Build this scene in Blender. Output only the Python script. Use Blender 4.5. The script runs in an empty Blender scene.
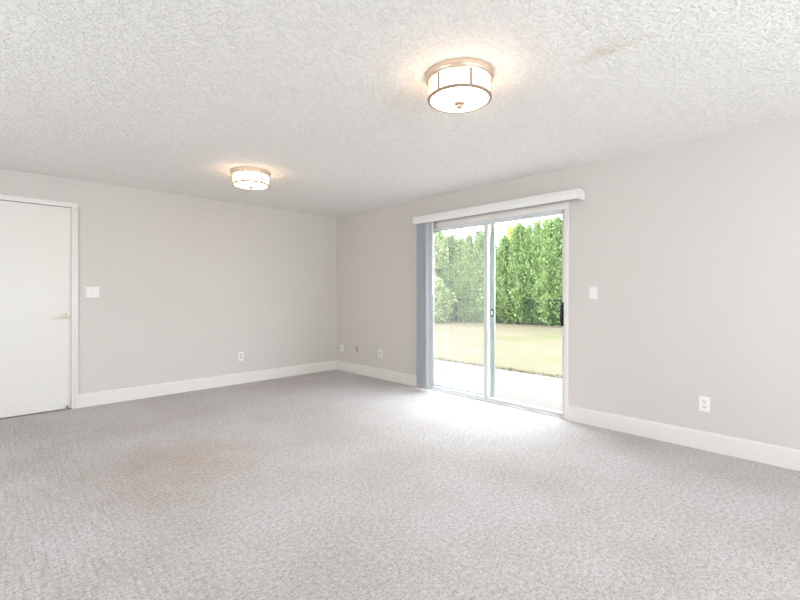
import bpy, bmesh, math, random
from mathutils import Vector, Matrix, noise

random.seed(7)
S = bpy.context.scene
COL = S.collection
PI = math.pi

# ------------------------------------------------------------------ camera
CAM_H = 1.1913
cam = bpy.data.cameras.new('camera')
cam_o = bpy.data.objects.new('camera', cam)
COL.objects.link(cam_o)
cam.sensor_fit = 'HORIZONTAL'
cam.sensor_width = 36.0
cam.lens = 428.16 / 800 * 36.0
cam.shift_y = -(300 - 292.73) / 800
cam.clip_start = 0.02
cam_o.location = (0, 0, CAM_H)
cam_o.rotation_euler = (PI / 2, 0, math.radians(46.145 - 90))
S.camera = cam_o

# ------------------------------------------------------------------ light
world = bpy.data.worlds.new('overcast_sky')
S.world = world
world.use_nodes = True
bg = world.node_tree.nodes['Background']
bg.inputs['Color'].default_value = (0.895, 0.947, 1.0, 1)
bg.inputs['Strength'].default_value = 8.0

sun = bpy.data.lights.new('sun', 'SUN')
sun.energy = 2.5
sun.angle = math.radians(14)
sun.color = (1.0, 0.95, 0.86)
sun_o = bpy.data.objects.new('sun', sun)
COL.objects.link(sun_o)
sun_o.rotation_euler = Vector((0.30, -0.50, -0.80)).to_track_quat('-Z', 'Y').to_euler()


def portal(name, loc, direction, w, h):
    l = bpy.data.lights.new(name, 'AREA')
    l.shape = 'RECTANGLE'
    l.size, l.size_y = w, h
    l.energy = 1
    l.cycles.is_portal = True
    o = bpy.data.objects.new(name, l)
    COL.objects.link(o)
    o.location = loc
    o.rotation_euler = Vector(direction).to_track_quat('-Z', 'Y').to_euler()


portal('sky_portal', (4.09, 2.72, 1.0), (-1, 0, 0), 1.8, 2.0)
portal('sky_portal', (1.3, -2.42, 1.29), (0, 1, 0), 3.4, 1.5)
portal('sky_portal', (-2.72, 2.5, 1.29), (1, 0, 0), 2.0, 1.5)

LAMP_STRENGTH = 5.8
LAMP_COLOR = (1.0, 0.64, 0.37, 1)

S.view_settings.view_transform = 'Standard'
S.view_settings.look = 'None'
S.view_settings.gamma = 1
S.view_settings.use_curve_mapping = False
S.view_settings.exposure = 0.41
S.cycles.use_denoising = True
S.cycles.denoising_prefilter = 'NONE'
S.cycles.max_bounces = 14
S.cycles.diffuse_bounces = 8
S.cycles.transparent_max_bounces = 16
S.cycles.sample_clamp_indirect = 6


# ------------------------------------------------------------------ materials
def mat(name, color, rough=0.6, metal=0.0, spec=0.5):
    m = bpy.data.materials.new(name)
    m.use_nodes = True
    b = m.node_tree.nodes['Principled BSDF']
    b.inputs['Base Color'].default_value = (*color, 1)
    b.inputs['Roughness'].default_value = rough
    b.inputs['Metallic'].default_value = metal
    b.inputs['Specular IOR Level'].default_value = spec
    return m, m.node_tree, b


def node(nt, kind, **kw):
    n = nt.nodes.new(kind)
    for k, v in kw.items():
        if k in n.inputs:
            n.inputs[k].default_value = v
        else:
            setattr(n, k, v)
    return n


def ramp(nt, src, stops):
    r = nt.nodes.new('ShaderNodeValToRGB')
    e = r.color_ramp.elements
    while len(e) < len(stops):
        e.new(0.5)
    for i, (p, c) in enumerate(stops):
        e[i].position = p
        e[i].color = (*c, 1) if len(c) == 3 else c
    nt.links.new(src, r.inputs[0])
    return r


def mixc(nt, fac, a, b, mode='MIX'):
    m = nt.nodes.new('ShaderNodeMix')
    m.data_type = 'RGBA'
    m.blend_type = mode
    for sock, v in ((m.inputs[0], fac), (m.inputs[6], a), (m.inputs[7], b)):
        if hasattr(v, 'is_output'):
            nt.links.new(v, sock)
        elif isinstance(v, (int, float)):
            sock.default_value = v
        else:
            sock.default_value = (*v, 1)
    return m.outputs[2]


def bump(nt, bsdf, height, strength, dist):
    bp = nt.nodes.new('ShaderNodeBump')
    bp.inputs['Strength'].default_value = strength
    bp.inputs['Distance'].default_value = dist
    nt.links.new(height, bp.inputs['Height'])
    nt.links.new(bp.outputs[0], bsdf.inputs['Normal'])
    return bp


def objcoord(nt):
    return nt.nodes.new('ShaderNodeTexCoord').outputs['Object']


def noise_tex(nt, co, scale, detail=2.0, rough=0.5, dist=0.0):
    n = node(nt, 'ShaderNodeTexNoise', Scale=scale, Detail=detail, Roughness=rough, Distortion=dist)
    nt.links.new(co, n.inputs['Vector'])
    return n.outputs['Fac']


def mapping(nt, co, scale=(1, 1, 1), loc=(0, 0, 0), rot=(0, 0, 0)):
    mp = nt.nodes.new('ShaderNodeMapping')
    mp.inputs['Scale'].default_value = scale
    mp.inputs['Location'].default_value = loc
    mp.inputs['Rotation'].default_value = rot
    nt.links.new(co, mp.inputs['Vector'])
    return mp.outputs[0]


def math_n(nt, op, a, b=None, clamp=False):
    m = nt.nodes.new('ShaderNodeMath')
    m.operation = op
    m.use_clamp = clamp
    for i, v in enumerate((a, b)):
        if v is None:
            continue
        if hasattr(v, 'is_output'):
            nt.links.new(v, m.inputs[i])
        else:
            m.inputs[i].default_value = v
    return m.outputs[0]


# painted walls: light warm grey with faint roller texture
M_WALL, nt, b = mat('wall_paint', (0.615, 0.59, 0.565), 0.62, 0, 0.3)
co = objcoord(nt)
n1 = noise_tex(nt, co, 1.3, 3)
nt.links.new(mixc(nt, n1, (0.628, 0.590, 0.563), (0.648, 0.610, 0.583)), b.inputs['Base Color'])
bump(nt, b, noise_tex(nt, co, 140, 2), 0.10, 0.002)

# knockdown-textured ceiling, one faint tan water mark
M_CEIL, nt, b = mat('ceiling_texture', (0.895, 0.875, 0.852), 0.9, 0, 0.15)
co = objcoord(nt)
k1 = noise_tex(nt, co, 32, 3, 0.55, 0.6)
k2 = noise_tex(nt, co, 62, 2, 0.5, 0.3)
kk = math_n(nt, 'ADD', math_n(nt, 'MULTIPLY', k1, 0.5), math_n(nt, 'MULTIPLY', k2, 0.5))
kr = ramp(nt, kk, [(0.42, (0, 0, 0)), (0.50, (0.75, 0.75, 0.75)), (0.62, (1, 1, 1))])
bump(nt, b, kr.outputs[0], 0.6, 0.009)
# water mark: an elongated smear
mc = mapping(nt, co, (1, 1, 1), (-2.155, -0.80, 0))
mc2 = mapping(nt, mc, (9, 3.2, 0))
wv = nt.nodes.new('ShaderNodeVectorMath'); wv.operation = 'LENGTH'
nt.links.new(mc2, wv.inputs[0])
blot = noise_tex(nt, co, 14, 3)
sm = math_n(nt, 'ADD', wv.outputs['Value'], math_n(nt, 'MULTIPLY', blot, 0.8))
smr = ramp(nt, sm, [(0.50, (1, 1, 1)), (1.0, (0, 0, 0))])
crevice_shade = ramp(nt, kk, [(0.435, (1, 1, 1)), (0.470, (0.855, 0.845, 0.835)), (0.505, (1, 1, 1))])  # shade of the texture's crevices painted into the base colour
cbase = mixc(nt, math_n(nt, 'MULTIPLY', smr.outputs[0], 0.6), (0.895, 0.875, 0.852), (0.74, 0.63, 0.51))
nt.links.new(mixc(nt, 1.0, cbase, crevice_shade.outputs[0], 'MULTIPLY'), b.inputs['Base Color'])

# heathered cut-pile carpet
M_CARPET, nt, b = mat('carpet', (0.45, 0.43, 0.42), 0.95, 0, 0.1)
co = objcoord(nt)
t1 = noise_tex(nt, co, 120, 3, 0.75)
t0 = noise_tex(nt, co, 46, 3, 0.6)
t2 = noise_tex(nt, co, 300, 2, 0.6)
tuft = math_n(nt, 'ADD', math_n(nt, 'MULTIPLY', t1, 0.50), math_n(nt, 'ADD', math_n(nt, 'MULTIPLY', t2, 0.22), math_n(nt, 'MULTIPLY', t0, 0.28)))
tr = ramp(nt, tuft, [(0.37, (0.29, 0.268, 0.262)), (0.49, (0.545, 0.520, 0.525)), (0.61, (0.76, 0.742, 0.755))])
wear = noise_tex(nt, co, 1.1, 4, 0.6)
wr = ramp(nt, wear, [(0.36, (0.89, 0.86, 0.825)), (0.60, (1, 1, 1))])
c1 = mixc(nt, 1.0, tr.outputs[0], wr.outputs[0], 'MULTIPLY')
# vacuum tracks across the door end of the room
vm = mapping(nt, co, (26, 1.1, 1), (0, 0, 0), (0, 0, math.radians(-6)))
vt = ramp(nt, noise_tex(nt, vm, 3.0, 2, 0.5, 0.2), [(0.36, (0.74, 0.715, 0.69)), (0.54, (1, 1, 1))])
sx = nt.nodes.new('ShaderNodeSeparateXYZ'); nt.links.new(co, sx.inputs[0])
vmask = ramp(nt, sx.outputs[0], [(0.35, (1, 1, 1)), (1.0, (0, 0, 0))])
c2 = mixc(nt, math_n(nt, 'MULTIPLY', vmask.outputs[0], 0.42), c1, vt.outputs[0], 'MULTIPLY')
# a soft brownish patch
pm = mapping(nt, co, (1, 1, 1), (-1.02, -3.15, 0))
pm2 = mapping(nt, pm, (0.85, 0.75, 1), (0, 0, 0), (0, 0, math.radians(-45)))
pl = nt.nodes.new('ShaderNodeVectorMath'); pl.operation = 'LENGTH'
nt.links.new(pm2, pl.inputs[0])
pn = math_n(nt, 'ADD', pl.outputs['Value'], math_n(nt, 'MULTIPLY', noise_tex(nt, co, 4, 4, 0.6), 0.8))
pr = ramp(nt, pn, [(0.36, (1, 1, 1)), (1.1, (0, 0, 0))])
c3 = mixc(nt, math_n(nt, 'MULTIPLY', pr.outputs[0], 0.75), c2, (0.85, 0.735, 0.615), 'MULTIPLY')
nt.links.new(c3, b.inputs['Base Color'])
bump(nt, b, tuft, 0.7, 0.008)

M_TRIM, nt, b = mat('trim_paint', (0.765, 0.735, 0.705), 0.35, 0, 0.45)
M_DOOR, nt, b = mat('door_paint', (0.79, 0.76, 0.728), 0.42, 0, 0.4)
bump(nt, b, noise_tex(nt, mapping(nt, objcoord(nt), (60, 60, 2)), 3, 2), 0.05, 0.002)
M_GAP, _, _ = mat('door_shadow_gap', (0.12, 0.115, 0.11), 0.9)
M_PLATE, _, _ = mat('white_plastic', (0.84, 0.82, 0.80), 0.32)
M_SLOT, _, _ = mat('dark_slot', (0.10, 0.095, 0.09), 0.7)
M_SOCKET, _, _ = mat('socket_plastic', (0.66, 0.645, 0.63), 0.35)
M_ALMOND, _, _ = mat('almond_plastic', (0.62, 0.55, 0.38), 0.4)
M_ALMOND2, _, _ = mat('almond_socket', (0.42, 0.35, 0.20), 0.4)
M_NICKEL, _, _ = mat('brushed_nickel', (0.78, 0.64, 0.52), 0.42, 1.0)
M_BAND, _, _ = mat('bronze_band', (0.42, 0.33, 0.265), 0.6, 0.5)
M_LEVER, _, _ = mat('lever_metal', (0.30, 0.26, 0.21), 0.32, 1.0)
M_ROSE, _, _ = mat('satin_metal', (0.86, 0.80, 0.70), 0.5, 0.9)
M_ALU, _, _ = mat('white_aluminium', (0.66, 0.67, 0.68), 0.35, 0, 0.5)
M_SCREENF, _, _ = mat('grey_screen_frame', (0.38, 0.42, 0.40), 0.45, 0.2)
M_BLACK, _, _ = mat('black_handle', (0.012, 0.012, 0.013), 0.4)
M_VAL, _, _ = mat('valance_vinyl', (0.80, 0.785, 0.77), 0.4)
M_CONC, nt, b = mat('patio_concrete', (0.62, 0.57, 0.53), 0.9, 0, 0.2)
co = objcoord(nt)
cr = ramp(nt, noise_tex(nt, co, 1.6, 6, 0.65), [(0.3, (0.126, 0.111, 0.103)), (0.7, (0.143, 0.129, 0.121))])
nt.links.new(cr.outputs[0], b.inputs['Base Color'])
bump(nt, b, noise_tex(nt, co, 40, 4), 0.15, 0.004)

# vertical vanes: thin vinyl that lets some daylight through
M_VANE, nt, b = mat('vane_vinyl', (0.62, 0.64, 0.665), 0.5, 0, 0.3)
tl = node(nt, 'ShaderNodeBsdfTranslucent', Color=(0.66, 0.68, 0.70, 1))
ms = node(nt, 'ShaderNodeMixShader', Fac=0.4)
nt.links.new(b.outputs[0], ms.inputs[1]); nt.links.new(tl.outputs[0], ms.inputs[2])
nt.links.new(ms.outputs[0], nt.nodes['Material Output'].inputs[0])


def glass_mat(name, tint):
    m = bpy.data.materials.new(name)
    m.use_nodes = True
    nt = m.node_tree
    nt.nodes.remove(nt.nodes['Principled BSDF'])
    tr = node(nt, 'ShaderNodeBsdfTransparent', Color=(*tint, 1))
    gl = node(nt, 'ShaderNodeBsdfGlossy', Roughness=0.01)
    lw = node(nt, 'ShaderNodeLayerWeight', Blend=0.5)
    fr = math_n(nt, 'ADD', math_n(nt, 'MULTIPLY', math_n(nt, 'POWER', lw.outputs['Facing'], 5.0), 0.6), 0.025)
    mx = nt.nodes.new('ShaderNodeMixShader')
    nt.links.new(fr, mx.inputs[0])
    nt.links.new(tr.outputs[0], mx.inputs[1])
    nt.links.new(gl.outputs[0], mx.inputs[2])
    nt.links.new(mx.outputs[0], nt.nodes['Material Output'].inputs[0])
    return m


M_GLASS = glass_mat('clear_glass', (0.97, 0.985, 0.975))

# insect screen: fine grey cloth one sees through
M_MESH = bpy.data.materials.new('insect_screen')
M_MESH.use_nodes = True
nt = M_MESH.node_tree
b = nt.nodes['Principled BSDF']
b.inputs['Base Color'].default_value = (0.42, 0.42, 0.40, 1)
b.inputs['Roughness'].default_value = 0.8
tr = node(nt, 'ShaderNodeBsdfTransparent')
mx = node(nt, 'ShaderNodeMixShader', Fac=0.11)
tl = node(nt, 'ShaderNodeBsdfTranslucent', Color=(0.42, 0.41, 0.385, 1))
hf = node(nt, 'ShaderNodeMixShader', Fac=0.5)
nt.links.new(b.outputs[0], hf.inputs[1]); nt.links.new(tl.outputs[0], hf.inputs[2])
nt.links.new(tr.outputs[0], mx.inputs[1]); nt.links.new(hf.outputs[0], mx.inputs[2])
nt.links.new(mx.outputs[0], nt.nodes['Material Output'].inputs[0])

# lamp glass: lit opal glass
M_LAMP = bpy.data.materials.new('lit_opal_glass')
M_LAMP.use_nodes = True
b = M_LAMP.node_tree.nodes['Principled BSDF']
b.inputs['Base Color'].default_value = (0.9, 0.88, 0.84, 1)
b.inputs['Roughness'].default_value = 0.25
b.inputs['Emission Color'].default_value = LAMP_COLOR
b.inputs['Emission Strength'].default_value = LAMP_STRENGTH


def foliage(name, dark, light, tr_amt=0.25, sc=2.6):
    m, nt, b = mat(name, light, 0.6, 0, 0.25)
    geo = nt.nodes.new('ShaderNodeNewGeometry')
    oi = nt.nodes.new('ShaderNodeObjectInfo')
    n = noise_tex(nt, geo.outputs['Position'], sc, 4, 0.65)
    n = math_n(nt, 'ADD', math_n(nt, 'MULTIPLY', n, 0.75), math_n(nt, 'MULTIPLY', geo.outputs['Random Per Island'], 0.35))
    n = math_n(nt, 'ADD', n, math_n(nt, 'MULTIPLY', math_n(nt, 'SUBTRACT', oi.outputs['Random'], 0.5), 0.16))
    r = ramp(nt, n, [(0.28, dark), (0.80, light)])
    nt.links.new(r.outputs[0], b.inputs['Base Color'])
    t = nt.nodes.new('ShaderNodeBsdfTranslucent')
    nt.links.new(r.outputs[0], t.inputs[0])
    x = node(nt, 'ShaderNodeMixShader', Fac=tr_amt)
    nt.links.new(b.outputs[0], x.inputs[1]); nt.links.new(t.outputs[0], x.inputs[2])
    nt.links.new(x.outputs[0], nt.nodes['Material Output'].inputs[0])
    return m


M_THUJA = foliage('arborvitae_green', (0.075, 0.12, 0.044), (0.273, 0.377, 0.15))
M_SHRUB = foliage('pale_shrub_green', (0.143, 0.195, 0.085), (0.377, 0.442, 0.215))
M_GOLD = foliage('golden_conifer', (0.39, 0.377, 0.117), (0.715, 0.65, 0.234))
M_BLUE = foliage('blue_conifer', (0.04, 0.08, 0.075), (0.11, 0.18, 0.17))
M_BARK, nt, b = mat('brown_bark', (0.16, 0.12, 0.095), 0.9)
bump(nt, b, noise_tex(nt, mapping(nt, objcoord(nt), (8, 8, 1.2)), 4, 4), 0.6, 0.02)
M_FENCE, _, _ = mat('dark_green_fence', (0.012, 0.030, 0.028), 0.7, 0, 0.2)

M_LAWN, nt, b = mat('dry_lawn', (0.5, 0.46, 0.26), 0.95, 0, 0.1)
co = objcoord(nt)
l1 = noise_tex(nt, mapping(nt, co, (1.0, 0.45, 1)), 0.9, 5, 0.6)
l2 = noise_tex(nt, co, 24, 3, 0.6)
lr = ramp(nt, math_n(nt, 'ADD', math_n(nt, 'MULTIPLY', l1, 0.8), math_n(nt, 'MULTIPLY', l2, 0.2)),
          [(0.36, (0.085, 0.087, 0.045)), (0.50, (0.104, 0.091, 0.062)), (0.66, (0.119, 0.097, 0.073))])
nt.links.new(lr.outputs[0], b.inputs['Base Color'])
bump(nt, b, l2, 0.15, 0.01)
M_BLADE = foliage('grass_blades', (0.111, 0.114, 0.06), (0.15, 0.124, 0.087), 0.2, 1.2)
M_SOIL, _, _ = mat('hedge_soil', (0.075, 0.06, 0.042), 0.95)
M_STUCCO, _, _ = mat('outside_siding', (0.6, 0.58, 0.55), 0.8)


# ------------------------------------------------------------------ mesh helpers
class MB:
    """Collects shapes and links them as one mesh object."""

    def __init__(self):
        self.bm = bmesh.new()

    def box(self, x0, x1, y0, y1, z0, z1, bev=0.0, seg=2, rot=None):
        r = bmesh.ops.create_cube(self.bm, size=1)
        vs = r['verts']
        for v in vs:
            v.co = Vector(((x0 + x1) / 2 + v.co.x * (x1 - x0), (y0 + y1) / 2 + v.co.y * (y1 - y0),
                           (z0 + z1) / 2 + v.co.z * (z1 - z0)))
        if bev > 0:
            es = list({e for v in vs for e in v.link_edges})
            bmesh.ops.bevel(self.bm, geom=es, offset=bev, segments=seg, affect='EDGES', profile=0.6)
        return self

    def prism(self, pts, axis, a, b):
        """Extrude a 2D outline along an axis. axis x: pts are (y,z); y: (x,z); z: (x,y)."""
        def P(u, v, w):
            return {'x': (w, u, v), 'y': (u, w, v), 'z': (u, v, w)}[axis]
        A = [self.bm.verts.new(P(u, v, a)) for u, v in pts]
        B = [self.bm.verts.new(P(u, v, b)) for u, v in pts]
        n = len(pts)
        self.bm.faces.new(A)
        self.bm.faces.new(B[::-1])
        for i in range(n):
            self.bm.faces.new((A[i], B[i], B[(i + 1) % n], A[(i + 1) % n]))
        return self

    def lathe(self, prof, cx, cy, n=48, caps=True):
        """prof: list of (r, z) from top to bottom."""
        rings = []
        for r, z in prof:
            if r < 1e-5:
                rings.append([self.bm.verts.new((cx, cy, z))])
            else:
                rings.append([self.bm.verts.new((cx + r * math.cos(2 * PI * i / n), cy + r * math.sin(2 * PI * i / n), z))
                              for i in range(n)])
        for R0, R1 in zip(rings, rings[1:]):
            for i in range(n):
                j = (i + 1) % n
                if len(R0) == 1 and len(R1) == 1:
                    continue
                if len(R0) == 1:
                    self.bm.faces.new((R0[0], R1[i], R1[j]))
                elif len(R1) == 1:
                    self.bm.faces.new((R0[i], R1[0], R0[j]))
                else:
                    self.bm.faces.new((R0[i], R1[i], R1[j], R0[j]))
        if caps:
            for R0 in (rings[0], rings[-1]):
                if len(R0) > 1:
                    self.bm.faces.new(R0)
        return self

    def tube(self, pts, rad, n=8):
        """A round bar along points; rad is a number or one radius per point."""
        pts = [Vector(p) for p in pts]
        rads = rad if isinstance(rad, (list, tuple)) else [rad] * len(pts)
        rings = []
        for i, p in enumerate(pts):
            d = (pts[min(i + 1, len(pts) - 1)] - pts[max(i - 1, 0)]).normalized()
            u = d.orthogonal().normalized() if abs(d.z) > 0.9 else d.cross(Vector((0, 0, 1))).normalized()
            w = d.cross(u)
            rings.append([self.bm.verts.new(p + (u * math.cos(2 * PI * k / n) + w * math.sin(2 * PI * k / n)) * rads[i])
                          for k in range(n)])
        for A, B in zip(rings, rings[1:]):
            for k in range(n):
                self.bm.faces.new((A[k], A[(k + 1) % n], B[(k + 1) % n], B[k]))
        self.bm.faces.new(rings[0][::-1])
        self.bm.faces.new(rings[-1])
        return self

    def build(self, name, m, parent=None, smooth=False, origin=None):
        bmesh.ops.recalc_face_normals(self.bm, faces=self.bm.faces[:])
        if origin is not None:
            bmesh.ops.translate(self.bm, verts=self.bm.verts[:], vec=-Vector(origin))
        me = bpy.data.meshes.new(name)
        self.bm.to_mesh(me)
        self.bm.free()
        me.materials.append(m)
        if smooth:
            for p in me.polygons:
                p.use_smooth = True
            me.set_sharp_from_angle(angle=math.radians(38))
        o = bpy.data.objects.new(name, me)
        COL.objects.link(o)
        if parent is not None:
            o.parent = parent
        if origin is not None:
            o.location = origin
        return o


def tag(o, label=None, cat=None, group=None, kind=None):
    if label:
        o['label'] = label
    if cat:
        o['category'] = cat
    if group:
        o['group'] = group
    if kind:
        o['kind'] = kind
    return o


def struct(o, label, cat):
    return tag(o, label, cat, kind='structure')


def empty(name, loc, label, cat, group=None, kind=None, rz=0.0):
    o = bpy.data.objects.new(name, None)
    o.empty_display_size = 0.1
    COL.objects.link(o)
    o.location = loc
    o.rotation_euler = (0, 0, rz)
    return tag(o, label, cat, group, kind)


def copy_tree(o, parent=None):
    c = o.copy()
    COL.objects.link(c)
    if parent is not None:
        c.parent = parent
    for ch in list(o.children):
        copy_tree(ch, c)
    return c


# ------------------------------------------------------------------ room shell
X1, Y1, H = 3.9167, 5.5029, 2.36          # slider wall, far wall, ceiling
X0, Y0 = -2.6, -2.3                     # walls behind the camera
DY0, DY1, DZ = 1.837, 3.64, 1.985         # patio door opening
WT = 0.15

struct(MB().box(X0 - WT, X1 + WT, Y0 - WT, Y1 + WT, -0.10, 0).build('floor', M_CARPET),
       'light grey heathered carpet covering the whole floor', 'floor')
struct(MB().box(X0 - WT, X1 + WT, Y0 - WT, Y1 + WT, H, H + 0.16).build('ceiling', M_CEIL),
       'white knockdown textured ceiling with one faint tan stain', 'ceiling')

# far wall with the white door
LD0, LD1, LDZ = -0.20, 0.615, 2.068
struct(MB().prism([(X0, 0), (LD0, 0), (LD0, LDZ), (LD1, LDZ), (LD1, 0), (X1, 0), (X1, H), (X0, H)], 'y', Y1, Y1 + WT)
       .build('wall_left', M_WALL), 'light grey painted wall with the white interior door', 'wall')
# slider wall
struct(MB().prism([(Y0 - WT, 0), (DY0, 0), (DY0, DZ), (DY1, DZ), (DY1, 0), (Y1 + WT, 0), (Y1 + WT, H), (Y0 - WT, H)], 'x', X1, X1 + WT)
       .build('wall_right', M_WALL), 'light grey painted wall holding the sliding patio door', 'wall')


# walls behind the camera, each with an unseen window added for fill daylight
def wall_with_fill_window(name, axis, c, out, a0, a1, w0, w1, z0, z1, label, wname, wlabel):
    m = MB()
    lo, hi = sorted((c, c + out * WT))
    for (p0, p1, q0, q1) in ((a0, w0, 0, H), (w1, a1, 0, H), (w0, w1, 0, z0), (w0, w1, z1, H)):
        if axis == 'y':
            m.box(p0, p1, lo, hi, q0, q1)
        else:
            m.box(lo, hi, p0, p1, q0, q1)
    struct(m.build(name, M_WALL), label, 'wall')
    r = empty(wname, (0, 0, 0), wlabel, 'window', kind='structure')
    f, g = MB(), MB()
    fl, fh = sorted((c + out * 0.03, c + out * 0.09))
    mid = (w0 + w1) / 2
    for (p0, p1, q0, q1) in ((w0, w0 + 0.05, z0, z1), (w1 - 0.05, w1, z0, z1), (mid - 0.03, mid + 0.03, z0, z1),
                             (w0 + 0.05, mid - 0.03, z0, z0 + 0.05), (mid + 0.03, w1 - 0.05, z0, z0 + 0.05),
                             (w0 + 0.05, mid - 0.03, z1 - 0.05, z1), (mid + 0.03, w1 - 0.05, z1 - 0.05, z1)):
        if axis == 'y':
            f.box(p0, p1, fl, fh, q0, q1, 0.004, 1)
        else:
            f.box(fl, fh, p0, p1, q0, q1, 0.004, 1)
    f.build('fill_window_frame', M_ALU, r)
    gl, gh = c + out * 0.058, c + out * 0.062
    gl, gh = min(gl, gh), max(gl, gh)
    for p0, p1 in ((w0 + 0.05, mid - 0.03), (mid + 0.03, w1 - 0.05)):
        g = MB()
        if axis == 'y':
            g.box(p0, p1, gl, gh, z0 + 0.05, z1 - 0.05)
        else:
            g.box(gl, gh, p0, p1, z0 + 0.05, z1 - 0.05)
        g.build('fill_window_pane', M_GLASS, r)


wall_with_fill_window('wall_back', 'y', Y0, -1, X0, X1, -0.4, 3.0, 0.55, 2.02,
                 'light grey painted wall behind the viewpoint with an added fill window', 'fill_window_1',
                 'wide white framed window added behind the viewpoint for fill daylight')
wall_with_fill_window('wall_front', 'x', X0, -1, Y0 - WT, Y1 + WT, 1.5, 3.5, 0.55, 2.02,
                 'light grey painted wall opposite the sliding patio door', 'fill_window_2',
                 'white framed window added opposite the sliding patio door for fill daylight')

# baseboards: eased top edge
BP = [(0, 0), (0.014, 0), (0.014, 0.122), (0.011, 0.132), (0.005, 0.138), (0, 0.140)]


def baseboard(name, axis, c, sgn, a, b_, label):
    pts = [(c + sgn * u, v) for u, v in BP]
    struct(MB().prism(pts, axis, a, b_).build(name, M_TRIM), label, 'baseboard')


baseboard('baseboard_left', 'x', Y1, -1, 0.667, X1 - 0.014, 'tall white baseboard from the white door to the room corner')
baseboard('baseboard_left', 'x', Y1, -1, X0, LD0 - 0.052, 'short white baseboard on the hinge side of the white door')
baseboard('baseboard_right', 'y', X1, -1, Y0, 1.793, 'white baseboard under the switch beside the patio door')
baseboard('baseboard_right', 'y', X1, -1, 3.684, Y1, 'white baseboard from the room corner to the vertical blinds')
baseboard('baseboard_back', 'x', Y0, 1, X0 + 0.014, X1 - 0.014, 'white baseboard under the added wide window behind the viewpoint')
baseboard('baseboard_front', 'y', X0, 1, Y0, Y1 - 0.014, 'white baseboard opposite the sliding patio door')

# ------------------------------------------------------------------ white interior door
cas = MB()
c0, c1_, ct = LD1, 0.667, 2.113
cas.box(LD1 - 0.004, c1_, Y1 - 0.014, Y1, 0, LDZ - 0.002, 0.003, 2)
cas.box(LD1 + 0.022, c1_, Y1 - 0.019, Y1 - 0.013, 0, LDZ - 0.002, 0.003, 2)
cas.box(LD0 - 0.052, LD0 + 0.004, Y1 - 0.014, Y1, 0, LDZ - 0.002, 0.003, 2)
cas.box(LD0 - 0.052, LD0 - 0.022, Y1 - 0.019, Y1 - 0.013, 0, LDZ - 0.002, 0.003, 2)
cas.box(LD0 - 0.052, c1_, Y1 - 0.014, Y1, LDZ - 0.002, ct, 0.003, 2)
cas.box(LD0 - 0.052, c1_, Y1 - 0.019, Y1 - 0.013, LDZ + 0.02, ct, 0.003, 2)
struct(cas.build('trim_1', M_TRIM, smooth=True), 'white painted casing around the interior door', 'door trim')
struct(MB().box(LD0 - 0.3, LD1 + 0.3, Y1 + WT, Y1 + WT + 0.1, -0.1, H).build('wall_leak_block', M_WALL), 'unseen backing panel added behind the white door to block light leaks', 'wall')  # unseen backing added to stop daylight leaking under the door
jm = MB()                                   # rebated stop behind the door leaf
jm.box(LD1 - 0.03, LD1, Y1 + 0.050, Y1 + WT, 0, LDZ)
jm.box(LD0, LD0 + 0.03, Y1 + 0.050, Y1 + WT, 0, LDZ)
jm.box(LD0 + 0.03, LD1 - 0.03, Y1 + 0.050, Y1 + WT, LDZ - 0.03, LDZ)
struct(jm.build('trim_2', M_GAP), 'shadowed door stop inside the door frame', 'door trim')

door = struct(MB().box(LD0 + 0.004, 0.6115, Y1 + 0.006, Y1 + 0.046, 0.010, 2.0625, 0.002, 2).build('door_1', M_DOOR, smooth=True),
              'flat white interior door with a lever handle', 'door')
hx, hz, hy = 0.572, 0.965, Y1 + 0.006
hd = MB()
hd.lathe([(0.0, 0.0), (0.032, 0.0), (0.033, 0.004), (0.030, 0.009), (0.018, 0.011), (0.012, 0.014), (0.011, 0.045), (0.0, 0.047)], 0, 0, 28, False)
bmesh.ops.rotate(hd.bm, verts=hd.bm.verts[:], cent=(0, 0, 0), matrix=Matrix.Rotation(PI / 2, 3, 'X'))
bmesh.ops.translate(hd.bm, verts=hd.bm.verts[:], vec=(hx, hy, hz))
rose = hd.build('rosette', M_ROSE, door, smooth=True)
lv = MB().tube([(hx + 0.012, hy - 0.045, hz + 0.004), (hx - 0.010, hy - 0.048, hz - 0.002), (hx - 0.035, hy - 0.050, hz - 0.018),
                (hx - 0.065, hy - 0.050, hz - 0.029), (hx - 0.095, hy - 0.049, hz - 0.034), (hx - 0.122, hy - 0.046, hz - 0.036)],
               [0.008, 0.0085, 0.0075, 0.007, 0.006, 0.005], 12).build('lever_handle', M_ROSE, door, smooth=True)
lv['label'] = 'curved metal lever handle'
MB().box(0.570, 0.586, Y1 - 0.012, Y1 + 0.006, 0.018, 0.042, 0.003, 2).box(0.574, 0.582, Y1 - 0.016, Y1 - 0.011, 0.006, 0.030, 0.002, 2) \
    .build('rubber_stop', M_LEVER, door)

# ------------------------------------------------------------------ sliding patio door
t3 = MB()
t3.box(X1 - 0.013, X1, 1.793, DY0 + 0.002, 0, DZ - 0.002, 0.003, 2)
t3.box(X1 - 0.013, X1, DY1 - 0.002, 3.684, 0, DZ - 0.002, 0.003, 2)
t3.box(X1 - 0.013, X1, 1.793, 3.684, DZ - 0.002, 2.040, 0.003, 2)
struct(t3.build('trim_3', M_TRIM, smooth=True), 'white painted casing around the sliding patio door', 'door trim')

sd = empty('door_2', (X1, 2.72, 0), 'white framed sliding glass patio door with an insect screen', 'sliding door', kind='structure')


def loc(mb, name, m, parent, smooth=False):
    """Build with coordinates in the room, parented under a moved root."""
    base = Vector((0, 0, 0))
    p = parent
    while p is not None:
        base += p.location
        p = p.parent
    bmesh.ops.translate(mb.bm, verts=mb.bm.verts[:], vec=-base)
    return mb.build(name, m, parent, smooth)


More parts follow.
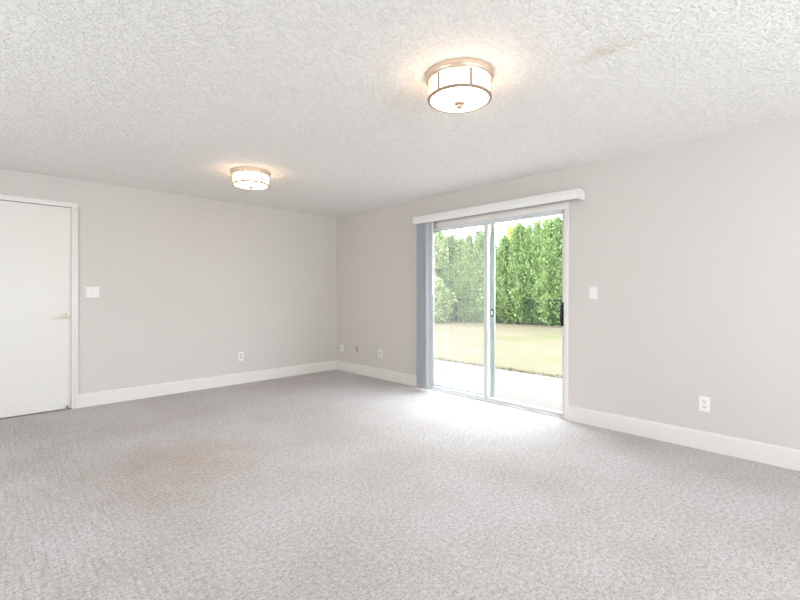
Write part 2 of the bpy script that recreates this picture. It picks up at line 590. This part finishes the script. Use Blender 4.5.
fr = MB()
xa, xb = X1 + 0.002, X1 + WT
fr.box(xa, xb, DY0, DY0 + 0.005, 0, DZ, 0.002, 1)
fr.box(xa, xb, DY1 - 0.012, DY1, 0, DZ, 0.002, 1)
fr.box(xa, xb, DY0 + 0.005, DY1 - 0.012, DZ - 0.018, DZ, 0.002, 1)
loc(fr, 'door_frame', M_ALU, sd, True)
tk = MB()
tk.box(xa, xb, DY0 + 0.005, DY1 - 0.012, 0, 0.012, 0.002, 1)
for q in (X1 + 0.022, X1 + 0.066, X1 + 0.108, X1 + 0.140):
    tk.box(q, q + 0.004, DY0 + 0.005, DY1 - 0.012, 0.010, 0.024, 0.001, 1)
loc(tk, 'track', M_ALU, sd)


def panel(name, x0, x1, y0, y1, z0, z1, st0, st1, bot, top, fm, infill, infill_name):
    p = MB()
    p.box(x0, x1, y0, y0 + st0, z0, z1, 0.003, 2)
    p.box(x0, x1, y1 - st1, y1, z0, z1, 0.003, 2)
    p.box(x0, x1, y0 + st0, y1 - st1, z0, z0 + bot, 0.003, 2)
    p.box(x0, x1, y0 + st0, y1 - st1, z1 - top, z1, 0.003, 2)
    o = loc(p, name, fm, sd, True)
    xm = (x0 + x1) / 2
    loc(MB().box(xm - 0.002, xm + 0.002, y0 + st0 - 0.004, y1 - st1 + 0.004, z0 + bot - 0.004, z1 - top + 0.004),
        infill_name, infill, o)
    return o


slide = panel('sliding_panel', X1 + 0.028, X1 + 0.060, DY0 + 0.007, 2.770, 0.013, 1.972, 0.030, 0.053, 0.032, 0.028, M_ALU, M_GLASS, 'glass_pane')
fixed = panel('fixed_panel', X1 + 0.072, X1 + 0.104, 2.745, DY1 - 0.010, 0.008, 1.974, 0.053, 0.052, 0.023, 0.014, M_ALU, M_GLASS, 'glass_pane')
screen = panel('screen_panel', X1 + 0.114, X1 + 0.130, 2.687, DY1 - 0.006, 0.014, 1.972, 0.055, 0.045, 0.030, 0.018, M_SCREENF, M_MESH, 'screen_cloth')
screen['label'] = 'grey framed insect screen'
# black pull handle on the closing stile, black latch on the screen
ph = MB()
ph.box(X1 + 0.024, X1 + 0.030, DY0 + 0.012, DY0 + 0.052, 0.872, 1.100, 0.003, 2)
ph.tube([(X1 + 0.026, DY0 + 0.026, 0.895), (X1 + 0.004, DY0 + 0.032, 0.900), (X1 - 0.006, DY0 + 0.034, 0.925), (X1 - 0.008, DY0 + 0.034, 0.985),
         (X1 - 0.006, DY0 + 0.034, 1.050), (X1 + 0.004, DY0 + 0.032, 1.076), (X1 + 0.026, DY0 + 0.026, 1.082)], 0.0095, 10)
ph.box(X1 - 0.002, X1 + 0.028, DY0 + 0.026, DY0 + 0.052, 0.968, 0.982, 0.003, 2)
loc(ph, 'pull_handle', M_BLACK, slide, True)['label'] = 'black pull handle'
la = MB()
la.prism([(2.700, 0.925), (2.733, 0.925), (2.733, 1.010), (2.700, 1.010)], 'x', X1 + 0.109, X1 + 0.116)
lo_ = loc(la, 'latch', M_BLACK, screen)
lo_['label'] = 'black latch plate'
loc(MB().box(X1 + 0.104, X1 + 0.110, 2.709, 2.724, 0.942, 0.990, 0.002, 2), 'latch_button', M_PLATE, lo_)['label'] = 'white latch button'

# ------------------------------------------------------------------ vertical blind
vb = empty('vertical_blind', (X1, 3.53, 0), 'grey vertical blind drawn aside in a stack beside the glass door under a white valance', 'blind')
VX = X1 - 0.150
va = MB()
# valance: front face with rounded nose, top lid and end returns, hollow behind
va.prism([(VX + 0.010, 2.031), (VX, 2.037), (VX, 2.112), (VX + 0.004, 2.119), (VX + 0.012, 2.123), (X1, 2.123), (X1, 2.117),
          (VX + 0.012, 2.117), (VX + 0.008, 2.114), (VX + 0.008, 2.031)], 'y', 1.650, 3.690)
END = [(VX + 0.003, 2.038), (VX + 0.003, 2.111), (VX + 0.012, 2.1225), (X1 - 0.030, 2.1225), (X1 - 0.006, 2.112), (X1, 2.098),
       (X1, 2.046), (X1 - 0.010, 2.031), (VX + 0.012, 2.031)]
va.prism(END, 'y', 1.644, 1.652)
va.prism(END, 'y', 3.688, 3.694)
loc(va, 'valance', M_VAL, vb, True)['label'] = 'white valance box'
loc(MB().box(X1 - 0.120, X1 - 0.075, 1.68, 3.67, 2.075, 2.110, 0.004, 2), 'head_rail', M_ALU, vb)
# one vane: shallow curved strip hung across the rail
VW, VT = 0.089, 0.0012


def vane_mesh():
    m = MB()
    n = 8
    out, inn = [], []
    for i in range(n + 1):
        u = -VW / 2 + VW * i / n
        bow = 0.007 * (1 - (2 * u / VW) ** 2)
        out.append((u, bow + VT / 2))
        inn.append((u, bow - VT / 2))
    m.prism(out + inn[::-1], 'z', 0.040, 2.055)
    m.tube([(0, 0.007, 2.05), (0, 0.007, 2.085)], 0.003, 6)
    return m


v0 = None
N_V = 15
for i in range(N_V):
    y = 3.458 + i * 0.0116
    ang = math.radians(-50 + 5.0 * math.sin(i * 1.9))
    if v0 is None:
        v0 = vane_mesh().build('vane', M_VANE, vb, True)
        v = v0
    else:
        v = v0.copy()
        COL.objects.link(v)
        v.parent = vb
    v.location = (-0.0975, y - 3.53, 0)
    v.rotation_euler = (0, 0, ang)
wd = MB().tube([(X1 - 0.118, 3.398, 2.07), (X1 - 0.118, 3.398, 1.30), (X1 - 0.118, 3.398, 1.165)], [0.0035, 0.0045, 0.0060], 10)
loc(wd, 'tilt_wand', M_PLATE, vb, True)['label'] = 'thin white tilt wand'


# ------------------------------------------------------------------ ceiling lights
def ceiling_light(cx, cy, a0, label):
    r = empty('ceiling_light', (cx, cy, H), label, 'ceiling light', 'drum ceiling lights')
    ring = MB().lathe([(0.0, 0), (0.178, 0), (0.182, -0.004), (0.182, -0.020), (0.178, -0.024), (0.177, -0.031), (0.171, -0.036),
                       (0.170, -0.040), (0.0, -0.040)], 0, 0, 72, False)
    ring.build('canopy', M_NICKEL, r, True)
    g = MB().lathe([(0.0, -0.041), (0.163, -0.041), (0.163, -0.124), (0.0, -0.124)], 0, 0, 72, False)
    g.build('glass_drum', M_LAMP, r, True)['label'] = 'glowing white glass drum'
    d = [(0.158 * math.cos(t * PI / 20), -0.127 - 0.020 * math.sin(t * PI / 20)) for t in range(0, 11)]
    g2 = MB().lathe([(0.0, -0.126), (0.158, -0.126)] + d[1:-1] + [(0.0, -0.147)], 0, 0, 72, False)
    g2.build('glass_bowl', M_LAMP, r, True)['label'] = 'glowing shallow glass bowl'
    lr_ = MB().lathe([(0.157, -0.118), (0.167, -0.119), (0.171, -0.122), (0.171, -0.130), (0.167, -0.133), (0.157, -0.133)], 0, 0, 72, False)
    # close the ring's inner wall
    bmv = lr_.bm
    bmv.verts.ensure_lookup_table()
    n = 72
    for i in range(n):
        j = (i + 1) % n
        bmv.faces.new((bmv.verts[i], bmv.verts[j], bmv.verts[5 * n + j], bmv.verts[5 * n + i]))
    lr_.build('trim_ring', M_BAND, r, True)
    for k in range(6):
        a = math.radians(a0 + 60 * k)
        bar = MB().box(0.1625, 0.168, -0.007, 0.007, -0.122, -0.038)
        o = bar.build('upright_bar', M_BAND, r)
        o.rotation_euler = (0, 0, a)
    f = MB().lathe([(0.0, -0.140), (0.026, -0.140), (0.028, -0.148), (0.024, -0.154), (0.014, -0.156), (0.016, -0.163), (0.014, -0.171),
                    (0.007, -0.176), (0.0, -0.177)], 0, 0, 32, False)
    f.build('finial', M_BAND, r, True)
    return r


ceiling_light(1.831, 1.443, 178.5, 'lit drum ceiling light with metal bands, in front of the patio door')
ceiling_light(1.832, 3.988, 220.0, 'lit drum ceiling light hanging beside the far grey wall and white door')


# ------------------------------------------------------------------ wall plates
# built facing -y at the origin; rz turns them onto the slider wall
def plate(name, x, y, z, rz, w, h, m, label, cat, group=None):
    r = empty(name, (x, y, z), label, cat, group, rz=rz)
    MB().box(-w / 2, w / 2, -0.006, 0, -h / 2, h / 2, 0.003, 3).build('cover_plate', m, r, True)
    return r


def rocker(r, dx, m):
    MB().prism([(-0.007, -0.034), (-0.0065, 0.034), (-0.0105, 0.034), (-0.0075, 0.0), (-0.0115, -0.034)], 'x', dx - 0.0165, dx + 0.0165) \
        .build('rocker', m, r)
    fm = MB()
    fm.box(dx - 0.0195, dx - 0.0165, -0.0068, -0.005, -0.037, 0.037)
    fm.box(dx + 0.0165, dx + 0.0195, -0.0068, -0.005, -0.037, 0.037)
    fm.box(dx - 0.0195, dx + 0.0195, -0.0068, -0.005, -0.037, -0.034)
    fm.box(dx - 0.0195, dx + 0.0195, -0.0068, -0.005, 0.034, 0.037)
    fm.build('rocker_surround', M_SOCKET, r)


def sockets(r, m):
    for dz in (0.0195, -0.0195):
        pts = []
        for k in range(24):
            a = 2 * PI * k / 24
            pts.append((max(-0.0165, min(0.0165, 0.0195 * math.cos(a))), dz + max(-0.0135, min(0.0135, 0.0165 * math.sin(a)))))
        s = MB().prism(pts, 'y', -0.0085, -0.005).build('socket', m, r)
        sl = MB()
        sl.box(-0.0085, -0.0050, -0.0092, -0.0080, dz - 0.001, dz + 0.009)
        sl.box(0.0050, 0.0085, -0.0092, -0.0080, dz - 0.001, dz + 0.009)
        sl.box(-0.0033, 0.0033, -0.0092, -0.0080, dz - 0.0112, dz - 0.0048, 0.001, 2)
        sl.build('socket_slots', M_SLOT, s)
    sc = MB().lathe([(0.0, 0.0), (0.0035, 0.0), (0.0035, -0.002), (0.0, -0.002)], 0, 0, 12, False).build('screw', M_NICKEL, r)
    sc.rotation_euler = (-PI / 2, 0, 0)
    sc.location = (0, -0.0055, 0)


RZ = -PI / 2
p = plate('light_switch', 0.790, Y1, 1.1985, 0, 0.116, 0.114, M_PLATE, 'white double rocker light switch beside the white door', 'light switch')
rocker(p, -0.023, M_PLATE); rocker(p, 0.023, M_PLATE)
p = plate('wall_outlet', 2.388, Y1, 0.357, 0, 0.066, 0.116, M_PLATE, 'white electrical outlet low on the wall shared with the white door', 'outlet')
sockets(p, M_SOCKET)
p = plate('light_switch', X1, 1.569, 1.1915, RZ, 0.072, 0.114, M_PLATE, 'white single rocker light switch next to the sliding patio door', 'light switch')
rocker(p, 0, M_PLATE)
p = plate('wall_outlet', X1, 0.742, 0.3475, RZ, 0.072, 0.114, M_PLATE, 'white electrical outlet below the switch side of the patio door wall', 'outlet')
sockets(p, M_PLATE)
p = plate('wall_outlet', X1, 4.985, 0.362, RZ, 0.070, 0.110, M_ALMOND, 'yellowed beige electrical outlet between two white plates near the corner', 'outlet')
sockets(p, M_ALMOND2)
p = plate('cable_outlet', X1, 5.366, 0.338, RZ, 0.080, 0.096, M_PLATE, 'small white cable plate with a round connector by the room corner', 'cable outlet')
cx = MB().lathe([(0.0, 0.0), (0.0085, 0.0), (0.0085, -0.003), (0.0055, -0.004), (0.0055, -0.012), (0.0, -0.012)], 0, 0, 16, False)
co_ = cx.build('connector', M_LEVER, p, True)
co_.rotation_euler = (-PI / 2, 0, 0)
co_.location = (0, -0.005, 0)
p = plate('wall_outlet', X1, 4.464, 0.3495, RZ, 0.080, 0.115, M_PLATE, 'white rectangular outlet plate between the beige outlet and the vertical blind', 'outlet')
MB().box(-0.017, 0.017, -0.0085, -0.005, -0.034, 0.034, 0.001, 2).build('insert', M_SOCKET, p)
for dz in (0.017, -0.017):
    sl = MB()
    sl.box(-0.0085, -0.0050, -0.0092, -0.0080, dz - 0.001, dz + 0.009)
    sl.box(0.0050, 0.0085, -0.0092, -0.0080, dz - 0.001, dz + 0.009)
    sl.build('socket_slots', M_SLOT, p)
p = plate('phone_jack', X1, 5.455, 0.335, RZ, 0.034, 0.060, M_ALMOND, 'tiny beige phone jack tucked into the room corner', 'phone jack')
MB().box(-0.007, 0.007, -0.0068, -0.005, -0.008, 0.006).build('port', M_SLOT, p)

# ------------------------------------------------------------------ yard
GZ = -0.10
struct(MB().box(X1 + WT, 6.25, -6, 16, GZ - 0.12, GZ).build('patio_ground', M_CONC), 'pale concrete patio slab outside the glass door', 'patio')
struct(MB().box(6.25, 15.15, -12, 34, GZ - 0.14, GZ - 0.008).box(15.15, 60, -12, 34, GZ - 0.14, GZ - 0.03).build('lawn', M_LAWN),
       'dry yellow green lawn between patio and hedge', 'lawn')


def hedge_x(y, off=0.0):
    return 16.1 + off - 0.126 * (y - 8.2)


bed = MB()
bed.prism([(hedge_x(0, -0.75), 0), (hedge_x(22, -0.75), 22), (hedge_x(22, 1.2), 22), (hedge_x(0, 1.2), 0)], 'z', GZ - 0.03, GZ + 0.004)
struct(bed.build('ground', M_SOIL), 'strip of brown soil at the foot of the hedge', 'soil')


def pydata(name, verts, faces, m, parent=None):
    me = bpy.data.meshes.new(name)
    me.from_pydata(verts, [], faces)
    me.materials.append(m)
    me.update()
    o = bpy.data.objects.new(name, me)
    COL.objects.link(o)
    if parent is not None:
        o.parent = parent
    return o


def spray_crown(rng, h, prof, n_cl, per, size, up=0.8, core=0.80, spread=0.07):
    """Leaf sprays in clumps over a lobed solid body. prof(t) gives the radius at height fraction t."""
    V, Fc = [], []
    NS, NR = 26, 18
    ph = rng.uniform(0, 10)

    def rad(t, a):
        b_ = prof(t)
        lob = 1 + 0.16 * math.sin(3 * a + ph + t * 5) + 0.13 * noise.noise(Vector((math.cos(a) * 1.7 + ph, math.sin(a) * 1.7, t * 7)))
        return b_ * lob
    for i in range(NS + 1):
        t = 0.02 + 0.96 * i / NS
        for k in range(NR):
            a = 2 * PI * k / NR
            r = rad(t, a) * core
            V.append((r * math.cos(a), r * math.sin(a), t * h))
    for i in range(NS):
        for k in range(NR):
            q = (k + 1) % NR
            Fc.append((i * NR + k, i * NR + q, (i + 1) * NR + q, (i + 1) * NR + k))
    for c in range(n_cl):
        t = rng.random() ** 0.92
        a = rng.uniform(0, 2 * PI)
        r = rad(t, a) * rng.uniform(0.86, 1.06)
        cen = Vector((r * math.cos(a), r * math.sin(a), 0.03 + t * h * 0.97))
        outw = Vector((math.cos(a), math.sin(a), 0))
        lean = rng.uniform(0.5, 1.2) * up
        for _ in range(per):
            o = cen + Vector((rng.gauss(0, spread), rng.gauss(0, spread), rng.gauss(0, spread * 1.3)))
            d = (outw * rng.uniform(0.2, 1.0) + Vector((rng.gauss(0, 0.45), rng.gauss(0, 0.45), lean + rng.gauss(0, 0.3)))).normalized()
            sd_ = d.cross(Vector((rng.gauss(0, 1), rng.gauss(0, 1), rng.gauss(0, 1)))).normalized()
            L = size * rng.uniform(0.7, 1.4)
            W = L * rng.uniform(0.28, 0.42)
            nn = d.cross(sd_) * L * 0.12
            i0 = len(V)
            V += [tuple(o), tuple(o + d * L * 0.5 + sd_ * W), tuple(o + d * L + nn), tuple(o + d * L * 0.5 - sd_ * W)]
            Fc.append((i0, i0 + 1, i0 + 2, i0 + 3))
    return V, Fc


def thuja_prof(R):
    def f(t):
        return R * min(1.0, 0.80 + 1.2 * t) * (1 - max(0, (t - 0.40) / 0.60) ** 1.6 * 0.95)
    return f


variants = []
for s in range(4):
    rng = random.Random(50 + s)
    variants.append(spray_crown(rng, 4.1, thuja_prof(0.45), 800, 9, 0.10))
proto = []
for s, (V, Fc) in enumerate(variants):
    me = bpy.data.meshes.new('foliage')
    me.from_pydata(V, [], Fc)
    me.materials.append(M_THUJA)
    proto.append(me)
TRUNK = MB().tube([(0, 0, -0.02), (0.01, 0, 0.6), (0, 0.01, 2.2), (0, 0, 3.4)], [0.06, 0.05, 0.035, 0.012], 8).build('trunk', M_BARK)
trunk_me = TRUNK.data
bpy.data.objects.remove(TRUNK)

# (y along the row, height of the tip above the ground, width factor)
ROW = [(4.6, 4.30, 1), (5.2, 4.35, 1), (5.75, 4.3, 1), (6.35, 4.43, 1), (6.90, 4.40, 1.0), (7.40, 4.36, 1.0), (7.85, 4.34, 0.80), (8.25, 4.33, 0.95),
        (8.66, 4.26, 0.70), (9.02, 4.14, 0.62), (9.42, 4.26, 1.05), (10.08, 3.78, 0.95), (10.72, 3.80, 0.95), (11.28, 4.16, 0.95),
        (11.80, 3.98, 0.85), (12.22, 3.84, 0.90), (12.66, 4.02, 0.95), (13.06, 4.04, 0.80), (13.95, 3.92, 0.95), (14.5, 4.0, 1), (15.1, 4.0, 1),
        (15.7, 3.9, 1), (16.3, 4.1, 1), (16.95, 4.2, 1), (17.6, 4.0, 1), (18.2, 4.2, 1), (18.85, 4.1, 1), (19.5, 4.0, 1), (20.1, 4.2, 1), (20.75, 4.1, 1), (21.4, 4.0, 1)]
rr = random.Random(3)
for i, (y, hh, wf) in enumerate(ROW):
    t = empty('arborvitae', (hedge_x(y) + rr.uniform(-0.06, 0.06), y, GZ), 'tall green arborvitae in the hedge row across the lawn', 'tree',
              'arborvitae forming the hedge', rz=rr.uniform(0, 6.28))
    fo = bpy.data.objects.new('foliage', proto[i % 4])
    COL.objects.link(fo); fo.parent = t
    sc = hh / 4.22
    fo.scale = (wf, wf, sc)
    tk_ = bpy.data.objects.new('trunk', trunk_me)
    COL.objects.link(tk_); tk_.parent = t
    tk_.scale = (1, 1, sc)


def tree(name, x, y, h, V, Fc, m, label, cat, trunk_r=0.07, trunk_h=None, base=0.0):
    t = empty(name, (x, y, GZ), label, cat)
    f = pydata('foliage', [(a, b_, c + base) for a, b_, c in V], Fc, m, t)
    th = trunk_h or h * 0.8
    MB().tube([(0, 0, -0.03), (0.02, 0.01, th * 0.4), (0, 0, th)], [trunk_r, trunk_r * 0.85, trunk_r * 0.5], 10).build('trunk', M_BARK, t, True)
    return t


# conifers standing behind the row, their tips above or between it
V, Fc = spray_crown(random.Random(91), 4.35, lambda t: 0.95 * (1 - t) ** 0.8 + 0.03, 420, 8, 0.16, 0.9)
tree('golden_conifer', 17.65, 10.85, 4.4, V, Fc, M_GOLD, 'golden yellow conifer tip rising behind the green hedge', 'tree')
V, Fc = spray_crown(random.Random(92), 4.05, lambda t: 0.62 * (1 - t) ** 0.7 + 0.03, 380, 8, 0.15, 0.7)
tree('blue_conifer', 17.15, 8.02, 4.1, V, Fc, M_BLUE, 'blue green conifer glimpsed through a gap in the hedge', 'tree')
# bare brown trunk at the gap in the row, crown starting above
V, Fc = spray_crown(random.Random(94), 1.75, lambda t: 0.55 * math.sin(PI * min(1, 0.18 + 0.8 * t)) ** 0.8 + 0.03, 260, 9, 0.14, 0.6)
tree('bare_trunk_tree', 15.05, 13.26, 4.0, V, Fc, M_SHRUB, 'tree with a thick bare brown trunk and light crown at the hedge gap', 'tree', 0.15, 3.0, 2.35)
# pale shrub in front
V, Fc = spray_crown(random.Random(95), 1.85, lambda t: 0.66 * math.sin(PI * min(1, 0.22 + 0.76 * t)) ** 0.7 + 0.03, 330, 9, 0.13, 0.5)
sh = empty('pale_shrub', (14.15, 12.62, GZ), 'pale green rounded shrub standing in front of the hedge', 'shrub')
pydata('foliage', V, Fc, M_SHRUB, sh)
MB().tube([(0, 0, -0.02), (0.02, 0.01, 0.5), (0, 0, 0.9)], [0.04, 0.035, 0.02], 8).build('stem', M_BARK, sh, True)

# dark green fence half buried in the foliage
fy = [5.2, 6.95, 8.70, 10.45, 12.20, 13.95, 15.70, 17.45, 19.20, 20.95]
FOFF = -0.36
fe = empty('metal_fence', (hedge_x(5.2, FOFF), 5.2, GZ), 'dark green wire fence half buried in the hedge foliage', 'fence')
f0 = Vector((hedge_x(5.2, FOFF), 5.2, GZ))


def fp(y, z):
    return (hedge_x(y, FOFF) - f0.x, y - f0.y, z)


MB().tube([fp(fy[0], 1.0), fp(fy[-1], 1.0)], 0.028, 8).build('top_rail', M_FENCE, fe, True)
for y in fy:
    MB().tube([fp(y, -0.05), fp(y, 1.04), fp(y, 1.07)], [0.036, 0.036, 0.02], 10).build('fence_post', M_FENCE, fe, True)
wm = MB()
n = int((fy[-1] - fy[0]) / 0.08)
for k in range(n):
    for s in (0, 1):
        ya = fy[0] + k * 0.08
        yb = ya + (0.5 if s else -0.5)
        yb = min(max(yb, fy[0]), fy[-1])
        zz = abs(yb - ya) / 0.5
        if zz < 0.2:
            continue
        wm.tube([fp(ya, 0.04), fp(yb, 0.04 + 0.94 * zz)], 0.0030, 3)
wm.build('wire_mesh', M_FENCE, fe)

# grass blades standing along the patio edge and over the near lawn
rg = random.Random(12)
V, Fc = [], []
for k in range(5000):
    if k < 5000:
        x = 6.22 + abs(rg.gauss(0, 0.10))
    else:
        x = 6.25 + 8.8 * rg.random() ** 1.6
    y = rg.uniform(1.8, 13.5)
    hgt = rg.uniform(0.012, 0.035)
    a = rg.uniform(0, 2 * PI)
    w = rg.uniform(0.006, 0.012)
    lx, ly = rg.gauss(0, 0.03), rg.gauss(0, 0.03)
    i0 = len(V)
    V += [(x - w * math.cos(a), y - w * math.sin(a), GZ - 0.012), (x + w * math.cos(a), y + w * math.sin(a), GZ - 0.012), (x + lx, y + ly, GZ + hgt)]
    Fc.append((i0, i0 + 1, i0 + 2))
tag(pydata('grass', V, Fc, M_BLADE), 'short dry grass blades along the patio edge and lawn', 'grass', kind='stuff')
